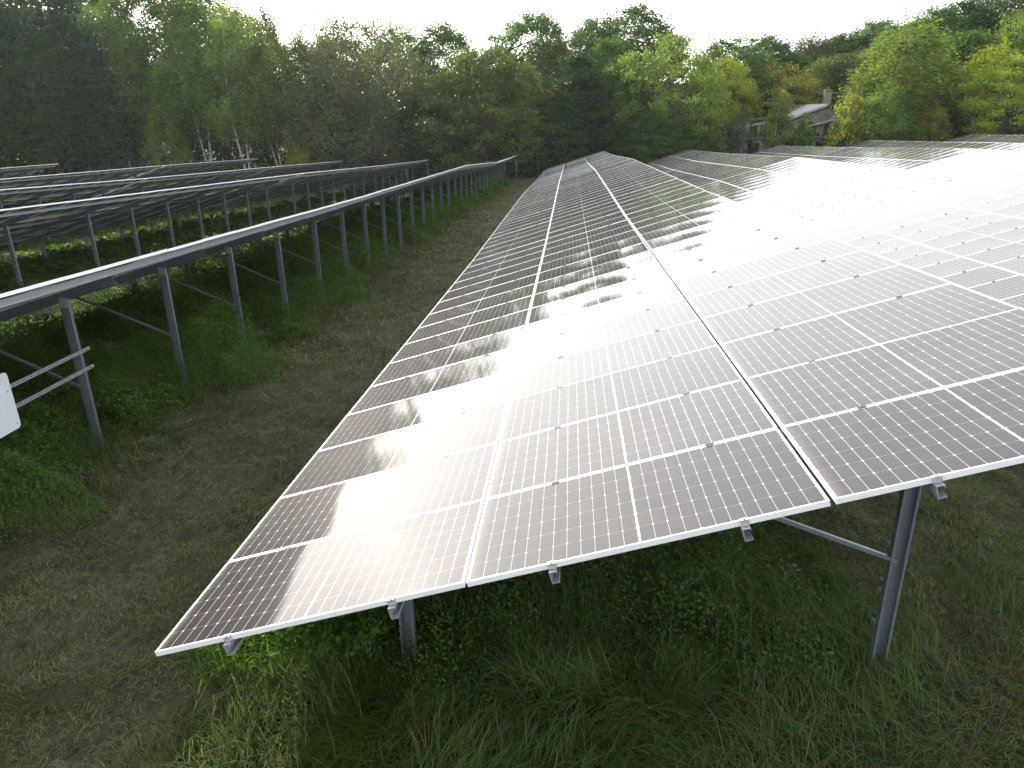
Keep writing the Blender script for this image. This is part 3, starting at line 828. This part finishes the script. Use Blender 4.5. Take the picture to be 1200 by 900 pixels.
# front line, left to right
T('broad', -75, 84, -80, 14, 'dark', 'broadleaf_tree', 'dark tree at the far left, its trunk outside the picture', GF)
T('broad', -20, 82, -60, 13, 'dark', 'broadleaf_tree', 'dark tree cut by the left picture edge behind the field', GF)
T('broad', 40, 84, -75, 13, 'blue', 'broadleaf_tree', 'second dark tree from the left edge, full and bluish green', GF)
T('spruce', 100, 84, -55, 10, 'blue', 'conifer_tree', 'broad dark conifer-like tree in the left part of the wood', GF)
T('broad', 62, 80, 45, 10, 'dark', 'understorey_tree', 'low dark tree below the big ones at the left', GF)
T('broad', 150, 90, -15, 9, 'lime', 'broadleaf_tree', 'loose bright green tree with sky gaps in the left wood', GF)
T('broad', 205, 92, -40, 10, 'mid', 'broadleaf_tree', 'tall green tree left of the pale birches', GF)
T('shrub', 192, 83, 120, 5, 'lime', 'bush', 'sunlit light green bush in a gap of the dark wood', GF, 'bush')
T('birch', 238, 85, -25, 10, 'green', 'birch_tree', 'leftmost birch with a broad hanging crown', GF)
T('birch', 285, 84, -15, 9.5, 'birch', 'birch_tree', 'birch with pale twin stems behind the left rows', GF)
T('birch', 325, 84, 5, 7, 'olive', 'birch_tree', 'thin birch whose white leaning trunk shows to the ground', GF)
T('birch', 362, 85, 30, 6.5, 'olive', 'birch_tree', 'birch with a thin crown against the sky, beside the grey willow', GF)
T('shrub', 355, 83, 122, 5, 'gold', 'bush', 'yellow bush between the birch trunks', GF, 'bush')
T('willow', 428, 86, 26, 18, 'grey', 'willow_tree', 'large greyish round willow with dim foliage', GF)
T('willow', 385, 88, 60, 10, 'grey', 'willow_tree', 'smaller greyish willow left of the large round one', GF)
T('round', 575, 85, 57, 16.5, 'olive', 'hornbeam_tree', 'big round olive green tree reaching to the ground, right of the willow', GF)
T('round', 500, 87, 110, 9, 'dark', 'broadleaf_tree', 'low dark tree between willow and the big round tree', GF)
T('spruce', 678, 86, 42, 10, 'dark', 'ivy_clad_tree', 'narrow dark ivy-clad tree behind the end of the centre row', GF)
T('round', 655, 84, 120, 9, 'dark', 'understorey_tree', 'low dark bushy tree behind the braced fence posts', GF)
T('broad', 722, 86, 80, 7, 'mid', 'understorey_tree', 'middling green tree left of the branchy yellow-green one', GF)
T('round', 745, 83, 140, 7, 'dark', 'understorey_tree', 'dark low foliage at the foot of the branchy tree', GF)
T('open', 782, 86, 46, 12, 'lime', 'ash_tree', 'branchy yellow-green tree with limbs showing, right of centre', GF)
T('open', 848, 100, 68, 8.5, 'yel', 'ash_tree', 'yellowing tree with open limbs left of the ruin', GF)
T('round', 775, 82, 128, 9, 'mid', 'understorey_tree', 'rounded green bushy tree in front of the branchy one', GF)
# behind
B = 'broad'
T(B, 130, 104, -25, 13.8, 'mid', 'broadleaf_tree', 'tall tree behind the left conifer-like one', GB)
T(B, 10, 100, -90, 17.5, 'dark', 'broadleaf_tree', 'tall dark tree behind the left edge trees', GB)
T(B, 262, 104, -10, 13.8, 'green', 'broadleaf_tree', 'back row tree behind the leftmost birch', GB)
T(B, 310, 106, 22, 11.2, 'lime', 'broadleaf_tree', 'light green back row tree between the birches', GB)
T(B, 405, 104, 38, 12.5, 'olive', 'broadleaf_tree', 'back row tree just above the left shoulder of the willow', GB)
T(B, 470, 102, 30, 12.5, 'green', 'broadleaf_tree', 'green back row tree above the right shoulder of the willow', GB)
T(B, 520, 100, 27, 11.2, 'mid', 'broadleaf_tree', 'dark green tree notched against the sky left of the round tree', GB)
T('spruce', 580, 104, 36, 7.5, 'blue', 'conifer_tree', 'small dark conifer tip rising above the big round tree', GB)
T(B, 625, 102, 12, 12.5, 'green', 'broadleaf_tree', 'tall airy tree with the pointed top in the middle', GB)
T('birch', 648, 98, 30, 10.0, 'olive', 'birch_tree', 'airy birch right of the pointed middle tree', GB)
T(B, 697, 106, 22, 11.2, 'green', 'broadleaf_tree', 'green tree between the pointed middle tree and the oak', GB)
T(B, 742, 104, 12, 16.2, 'mid', 'oak_tree', 'broad oak-like dark crown standing highest right of centre', GB)
T(B, 715, 96, 42, 8.8, 'green', 'broadleaf_tree', 'light green slim tree below the left side of the oak', GB)
T(B, 850, 108, 44, 13.8, 'mid', 'broadleaf_tree', 'back row tree above the yellow-green branchy tree', GB)
# slope right
T(B, 885, 118, 42, 12.5, 'mid', 'broadleaf_tree', 'green tree on the skyline above the ruin, left of the pale birch', GS)
T('birch', 940, 122, 30, 10.0, 'grey', 'birch_tree', 'pale thin birch poking above the skyline over the ruin', GS)
T(B, 915, 116, 60, 11.2, 'green', 'broadleaf_tree', 'green tree below the pale skyline birch', GS)
T('open', 905, 104, 78, 11.2, 'gold', 'maple_tree', 'small orange-yellow tree behind the ruin', GS)
T('round', 885, 102, 100, 8.8, 'dark', 'broadleaf_tree', 'small dark round tree directly left of the orange-yellow one', GS)
T('birch', 955, 108, 66, 7.5, 'birch', 'birch_tree', 'light green drooping tree behind the chimney', GS)
T(B, 978, 124, 38, 12.5, 'mid', 'broadleaf_tree', 'green tree on the skyline right of the pale birch', GS)
T(B, 985, 108, 62, 10.0, 'brown', 'broadleaf_tree', 'dim brownish tree just right above the chimney', GS)
T(B, 1012, 122, 24, 12.5, 'mid', 'broadleaf_tree', 'skyline tree left of the tall yellow-green birch', GS)
T(B, 1025, 108, 40, 8.8, 'lime', 'broadleaf_tree', 'yellowish round tree top left of the tall birch', GS)
T('birch', 1052, 88, 12, 13.1, 'birch', 'birch_tree', 'tall light yellow-green birch with hanging twigs, right of the ruin', GS)
T('birch', 1035, 84, 95, 7.5, 'birch', 'birch_tree', 'smaller birch at the left foot of the tall yellow-green one', GS)
T(B, 1078, 100, 10, 10.0, 'mid', 'broadleaf_tree', 'dark topped tree right behind the tall birch', GS)
T(B, 1105, 112, 5, 12.5, 'dark', 'broadleaf_tree', 'dark back tree on the slope right of the tall birch', GS)
T(B, 1118, 94, 35, 11.2, 'green', 'broadleaf_tree', 'fresh green tree between tall birch and the yellow one', GS)
T(B, 1145, 112, -8, 15.0, 'mid', 'broadleaf_tree', 'large skyline tree near the top right', GS)
T('birch', 1150, 88, 42, 10.0, 'yel', 'birch_tree', 'birch with golden patches near the right edge', GS)
T('open', 1166, 94, 25, 8.8, 'lime', 'maple_tree', 'bright lime tree above the golden birch', GS)
T(B, 1190, 108, -25, 15.0, 'brown', 'broadleaf_tree', 'brownish tall tree in the top right corner', GS)
T('open', 1198, 80, 66, 11.2, 'yel', 'maple_tree', 'bright yellow-green maple cut by the right picture edge', GS)
T(B, 1240, 96, -30, 16.2, 'mid', 'broadleaf_tree', 'tree just outside the right edge, reaching into the picture', GS)
T(B, 1075, 92, 95, 8.8, 'olive', 'understorey_tree', 'dull olive low tree right of the foot of the tall birch', GS)
T('round', 1120, 92, 110, 10.0, 'brown', 'understorey_tree', 'dark brownish thicket behind the golden shrub', GS)
# shrubs and saplings before the ruin
T('sapling', 912, 86, 103, 4.2, 'birch', 'birch_sapling', 'slender light green sapling before the ruin', 'young plants around the ruin', 'sapling')
T('sapling', 943, 85, 130, 3.2, 'lime', 'birch_sapling', 'short bushy sapling right of the slender one', 'young plants around the ruin', 'sapling')
T('shrub', 870, 86, 130, 3.5, 'grey', 'bush', 'thin grey-green bush on the broken roof', 'young plants around the ruin', 'bush')
T('shrub', 996, 84, 114, 5, 'gold', 'bush', 'yellow speckled bush at the right end of the ruin', 'young plants around the ruin', 'bush')
T('shrub', 1092, 83, 128, 4.5, 'gold', 'bush', 'golden bush in front of the brownish thicket', 'young plants around the ruin', 'bush')
T('shrub', 826, 84, 140, 5, 'olive', 'bush', 'olive bush left of the ruined wall', 'young plants around the ruin', 'bush')

# dark mass of the wood behind everything and scrub along its foot
def wood():
    rg = np.random.default_rng(3); Ps = []
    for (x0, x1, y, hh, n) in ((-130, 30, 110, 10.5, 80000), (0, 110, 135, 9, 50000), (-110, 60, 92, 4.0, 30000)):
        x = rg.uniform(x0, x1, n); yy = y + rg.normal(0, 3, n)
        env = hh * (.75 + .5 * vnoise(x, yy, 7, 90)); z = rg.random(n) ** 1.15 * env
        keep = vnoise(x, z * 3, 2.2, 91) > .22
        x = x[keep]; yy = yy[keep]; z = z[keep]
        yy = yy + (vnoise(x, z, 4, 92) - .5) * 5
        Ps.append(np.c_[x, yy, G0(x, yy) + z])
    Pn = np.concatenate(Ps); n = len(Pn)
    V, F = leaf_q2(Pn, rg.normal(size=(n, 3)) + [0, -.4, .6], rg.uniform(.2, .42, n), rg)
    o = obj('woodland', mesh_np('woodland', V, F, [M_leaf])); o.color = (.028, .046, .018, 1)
    tag(o, 'dark deeper wood and scrub filling the gaps behind the edge trees', 'woodland', None, 'stuff')
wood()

# ------------------------------------------------------------------ fence at the far end of the field
def fence():
    xs = np.arange(-62, 46, 2.44); y = 81.8
    t = empty('wire_fence', (0, y, g1(0, y)), 'grey steel post and wire fence along the foot of the wood', 'fence')
    b = t.location
    m = MB(); m.tube([(0, 0, -.3), (0, 0, 1.85)], .035, 8); m.tube([(0, 0, 1.85), (0, 0, 1.88)], .04, 8)
    me = m.mesh('fence_post', [M_fence])
    for x in xs: obj('fence_post', me, t, loc=(x - b.x, 0, g1(x, y) - b.z))
    m = MB(); m.tube([(0, 0, -.3), (0, 0, 2.0)], .06, 10); me2 = m.mesh('corner_post', [M_fence])
    xc = -3.36; obj('corner_post', me2, t, loc=(xc - b.x, -.15, g1(xc, y) - b.z)); 
    xc2 = -5.8; obj('corner_post', me2, t, loc=(xc2 - b.x, -.15, g1(xc2, y) - b.z))
    for s in (-1, 1):
        m = MB(); z0 = g1(xc, y) - b.z; m.tube([(xc, -.15, z0 + 1.7), (xc + s * 2.1, -.15, z0 + .1)], .025, 6)
        obj('strut', m.mesh('strut', [M_fence]), t)
    m = MB()
    for zz in (.15, .5, .85, 1.2, 1.5, 1.78):
        pts = [(x - b.x, -.04, g1(x, y) - b.z + zz) for x in xs[::2]]
        m.tube(pts, .006, 4, cap=False)
    obj('fence_wire', m.mesh('fence_wire', [M_fence]), t)
fence()

# ------------------------------------------------------------------ ruined building
def ruin():
    y = 92.; d = ray(915, 150); 
    def wx(px, yy=y): q = ray(px, 150); return q.x / q.y * yy
    def wz(py, px=915, yy=y): q = ray(px, py); return CAMZ + q.z / q.y * yy
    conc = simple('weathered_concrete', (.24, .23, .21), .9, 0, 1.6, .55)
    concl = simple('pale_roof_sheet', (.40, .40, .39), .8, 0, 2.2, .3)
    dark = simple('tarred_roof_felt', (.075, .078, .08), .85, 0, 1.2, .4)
    voidm = simple('dark_interior', (.012, .012, .012), .9)
    m_, nt, p = mat('red_brick'); br = N(nt, 'ShaderNodeTexBrick'); nt.links.new(objc(nt), br.inputs[0])
    br.inputs['Color1'].default_value = (.20, .105, .08, 1); br.inputs['Color2'].default_value = (.15, .08, .062, 1); br.inputs['Mortar'].default_value = (.25, .22, .19, 1)
    br.inputs['Scale'].default_value = 2.2; nt.links.new(br.outputs[0], p.inputs['Base Color']); p.inputs['Roughness'].default_value = .9
    # gabled hall
    x0, x1 = wx(918), wx(992); base = Vector(((x0 + x1) / 2, y, g1((x0 + x1) / 2, y)))
    t = empty('derelict_hall', base, 'derelict grey hall with pale roof edge and a brick chimney, among young trees', 'building')
    def L(v): return Vector(v) - base
    xr = wx(966); zr = wz(124, 966); ze = wz(140, 925); zb = base.z - 1
    xe = wx(924); xE = wx(1004)
    zE = zr - (xE - xr) * (zr - ze) / (xr - xe) * .55
    m = MB(); m.prism([(xe + .3 - base.x, zb - base.z), (xE - .3 - base.x, zb - base.z), (xE - .3 - base.x, zE - .25 - base.z), (xr - base.x, zr - .2 - base.z), (xe + .3 - base.x, ze - .2 - base.z)], 0, 12, 1)
    obj('wall', m.mesh('wall', [conc]), t)
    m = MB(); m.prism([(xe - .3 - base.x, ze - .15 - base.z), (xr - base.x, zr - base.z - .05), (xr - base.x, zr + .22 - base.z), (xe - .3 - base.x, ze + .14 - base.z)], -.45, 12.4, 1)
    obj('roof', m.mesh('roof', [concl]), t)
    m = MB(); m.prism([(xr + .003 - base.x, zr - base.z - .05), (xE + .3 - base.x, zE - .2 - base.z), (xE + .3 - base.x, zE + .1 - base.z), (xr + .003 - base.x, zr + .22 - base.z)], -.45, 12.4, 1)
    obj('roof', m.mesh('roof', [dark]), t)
    cx = wx(972); m = MB(); zt = wz(105, 972, y + 2)
    m.box(cx - .36 - base.x, cx + .36 - base.x, 1.7, 2.5, zr - 1.5 - base.z, zt - base.z); m.box(cx - .42 - base.x, cx + .42 - base.x, 1.64, 2.56, zt - .25 - base.z, zt - .08 - base.z)
    ch = obj('chimney', m.mesh('chimney', [m_]), t)
    for (pa, pb, qa, qb) in ((958, 962, 147, 151), (936, 941, 148, 154), (977, 982, 146, 152)):
        m = MB(); m.box(wx(pa) - base.x, wx(pb) - base.x, -.04, .1, wz(qb, pa) - base.z, wz(qa, pa) - base.z)
        obj('window', m.mesh('window', [voidm]), t)
    # low collapsed building in front
    y2 = 86.
    x0, x1 = wx(842, y2), wx(1000, y2); b2 = Vector(((x0 + x1) / 2, y2, g1((x0 + x1) / 2, y2)))
    t2 = empty('collapsed_shed', b2, 'long low collapsed concrete shed with dark openings and tilted roof slabs', 'building')
    zt = wz(163, 900, y2) - b2.z
    # front wall in piers and lintel so that the openings are real
    ops = [(wx(878, y2), wx(892, y2)), (wx(920, y2), wx(934, y2)), (wx(958, y2), wx(972, y2))]
    m = MB(); xx = x0
    for a, b in ops + [(x1, x1)]:
        m.box(xx - b2.x, a - b2.x, 0, .3, -1, zt - .35); xx = b
    m.box(x0 - b2.x, x1 - b2.x, 0.003, .297, zt - .349, zt)
    m.box(x0 - b2.x, x0 + .3 - b2.x, .3, 5, -1, zt - .01); m.box(x1 - .3 - b2.x, x1 - b2.x, .3, 5, -1, zt - .01); m.box(x0 + .3 - b2.x, x1 - .3 - b2.x, 4.7, 5, -1, zt - .01)
    obj('wall', m.mesh('wall', [conc]), t2)
    m = MB(); m.box(x0 - .4 - b2.x, x1 + .4 - b2.x, -.5, 5.3, zt + .002, zt + .22); obj('roof', m.mesh('roof', [dark]), t2)
    for (pa, qa, pb, qb, w, mm) in ((852, 152.5, 895, 143.5, 1.6, concl), (940, 153, 962, 146, 1.5, concl), (948, 150, 978, 141, 2.2, dark), (870, 141, 925, 137.5, 2.0, dark)):
        yy = y2 + 1.5
        a = Vector((wx(pa, yy), yy, wz(qa, pa, yy))); b = Vector((wx(pb, yy), yy, wz(qb, pb, yy)))
        m = MB(); A = a - b2; Bv = b - b2
        m.prism([(A.x, A.z - .12), (Bv.x, Bv.z - .12), (Bv.x, Bv.z + .08), (A.x, A.z + .08)], 1.5, 1.5 + w, 1)
        obj('roof_slab', m.mesh('roof_slab', [mm]), t2)
        m = MB(); zz = zt + .2
        for px_ in (.12, .5, .88):
            p_ = A.lerp(Bv, px_); m.box(p_.x - .2, p_.x + .2, 1.6, 1.9, zz, max(zz + .1, p_.z - .13))
        obj('pier', m.mesh('pier', [conc]), t2)
    # brown wall at far right
    y3 = 84.; xa, xb = wx(1138, y3), wx(1186, y3); b3 = Vector(((xa + xb) / 2, y3, g1((xa + xb) / 2, y3)))
    brown = simple('brown_stained_wall', (.13, .105, .08), .9, 0, 1.5, .4)
    t3 = empty('garden_wall', b3, 'low brown stained wall with dark coping under the golden birch', 'wall')
    zt = wz(147, 1160, y3) - b3.z
    m = MB(); m.box(xa - b3.x, xb - b3.x, 0, .35, -1, zt - .15); obj('wall_body', m.mesh('wall_body', [brown]), t3)
    m = MB(); m.box(xa - .1 - b3.x, xb + .1 - b3.x, -.06, .41, zt - .15, zt); obj('coping', m.mesh('coping', [dark]), t3)
ruin()

def haze():
    m = MB(); m.box(-160, 150, -40, 190, -12, 48)
    mt = bpy.data.materials.new('haze'); mt.use_nodes = True; nt = mt.node_tree; nt.nodes.remove(nt.nodes['Principled BSDF'])
    v = nt.nodes.new('ShaderNodeVolumePrincipled'); v.inputs['Density'].default_value = HAZE; v.inputs['Color'].default_value = (.86, 1, .93, 1); v.inputs['Anisotropy'].default_value = .45
    nt.links.new(v.outputs[0], nt.nodes['Material Output'].inputs['Volume'])
    o = obj('haze', m.mesh('haze', [mt])); o['kind'] = 'stuff'; o['label'] = 'thin pale air in front of the wood'; o['category'] = 'haze'
HAZE = .00014
haze()
# ------------------------------------------------------------------ light, sky, camera
SUN_AZ, SUN_EL = -32., 23.5    # azimuth from +Y, clockwise positive
w = bpy.data.worlds.new('World'); bpy.context.scene.world = w; w.use_nodes = True
nt = w.node_tree; bg = nt.nodes['Background']
sky = nt.nodes.new('ShaderNodeTexSky'); sky.sky_type = 'NISHITA'; sky.sun_disc = False
sky.sun_elevation = R(SUN_EL); sky.sun_rotation = R(SUN_AZ); sky.air_density = 1.0; sky.dust_density = 1.2; sky.ozone_density = 1.0
# thin bright cloud veil over the blue
tc = nt.nodes.new('ShaderNodeTexCoord')
nz = N(nt, 'ShaderNodeTexNoise', i_Scale=2.2, i_Detail=5, i_Roughness=.55); nt.links.new(tc.outputs['Generated'], nz.inputs['Vector'])
veil = ramp(nt, nz.outputs[0], [(.3, (.84,) * 3), (.7, (.97,) * 3)])
sunv = (math.sin(R(SUN_AZ)) * math.cos(R(SUN_EL)), math.cos(R(SUN_AZ)) * math.cos(R(SUN_EL)), math.sin(R(SUN_EL)))
dp = nt.nodes.new('ShaderNodeVectorMath'); dp.operation = 'DOT_PRODUCT'; nt.links.new(tc.outputs['Generated'], dp.inputs[0]); dp.inputs[1].default_value = sunv
glow = math_(nt, 'POWER', math_(nt, 'MAXIMUM', dp.outputs['Value'], 0.), 6.)
sz = nt.nodes.new('ShaderNodeSeparateXYZ'); nt.links.new(tc.outputs['Generated'], sz.inputs[0])
low = ramp(nt, sz.outputs[2], [(.0, (.72,) * 3), (.2, (.8,) * 3), (.3, (1.,) * 3), (.5, (.85,) * 3), (.7, (.4,) * 3), (.9, (.2,) * 3)])
mx = nt.nodes.new('ShaderNodeMix'); mx.data_type = 'RGBA'
nt.links.new(math_(nt, 'MULTIPLY', veil, low), mx.inputs[0]); nt.links.new(sky.outputs[0], mx.inputs[6]); mx.inputs[7].default_value = (11.6, 11.9, 12.2, 1)
gl = N(nt, 'ShaderNodeVectorMath', operation='SCALE'); gl.inputs[0].default_value = (11., 10.2, 9.1); nt.links.new(glow, gl.inputs['Scale'])
sm = N(nt, 'ShaderNodeVectorMath', operation='ADD'); nt.links.new(mx.outputs[2], sm.inputs[0]); nt.links.new(gl.outputs[0], sm.inputs[1])
nt.links.new(sm.outputs[0], bg.inputs[0]); bg.inputs[1].default_value = .10
sd = bpy.data.lights.new('sun', 'SUN'); sd.energy = 4.2; sd.angle = R(.6); sd.color = (1, .93, .82)
so = bpy.data.objects.new('sun', sd); C.objects.link(so)
v = Vector((math.sin(R(SUN_AZ)) * math.cos(R(SUN_EL)), math.cos(R(SUN_AZ)) * math.cos(R(SUN_EL)), math.sin(R(SUN_EL))))
so.rotation_euler = v.to_track_quat('Z', 'Y').to_euler(); so.location = v * 60

cd = bpy.data.cameras.new('camera'); cam = bpy.data.objects.new('camera', cd); C.objects.link(cam)
cd.sensor_fit = 'HORIZONTAL'; cd.sensor_width = 36; cd.lens = FPX / 1200 * 36; cd.clip_start = .1; cd.clip_end = 3000
r, u, f = [Vector((Mrow[0][j], Mrow[1][j], Mrow[2][j])) for j in range(3)]
r.normalize(); f = (f - r * f.dot(r)).normalized(); u = r.cross(f) * 1.0
bk = -f
cam.matrix_world = Matrix(((r.x, u.x, bk.x, 0), (r.y, u.y, bk.y, 0), (r.z, u.z, bk.z, CAMZ), (0, 0, 0, 1)))
S = bpy.context.scene; S.camera = cam
S.view_settings.view_transform = 'Standard'; S.view_settings.look = 'None'; S.view_settings.gamma = 1; S.view_settings.exposure = 1.08
S.render.engine = 'CYCLES'; S.cycles.use_denoising = True; S.cycles.max_bounces = 8; S.cycles.transparent_max_bounces = 4
S.cycles.sample_clamp_indirect = 6
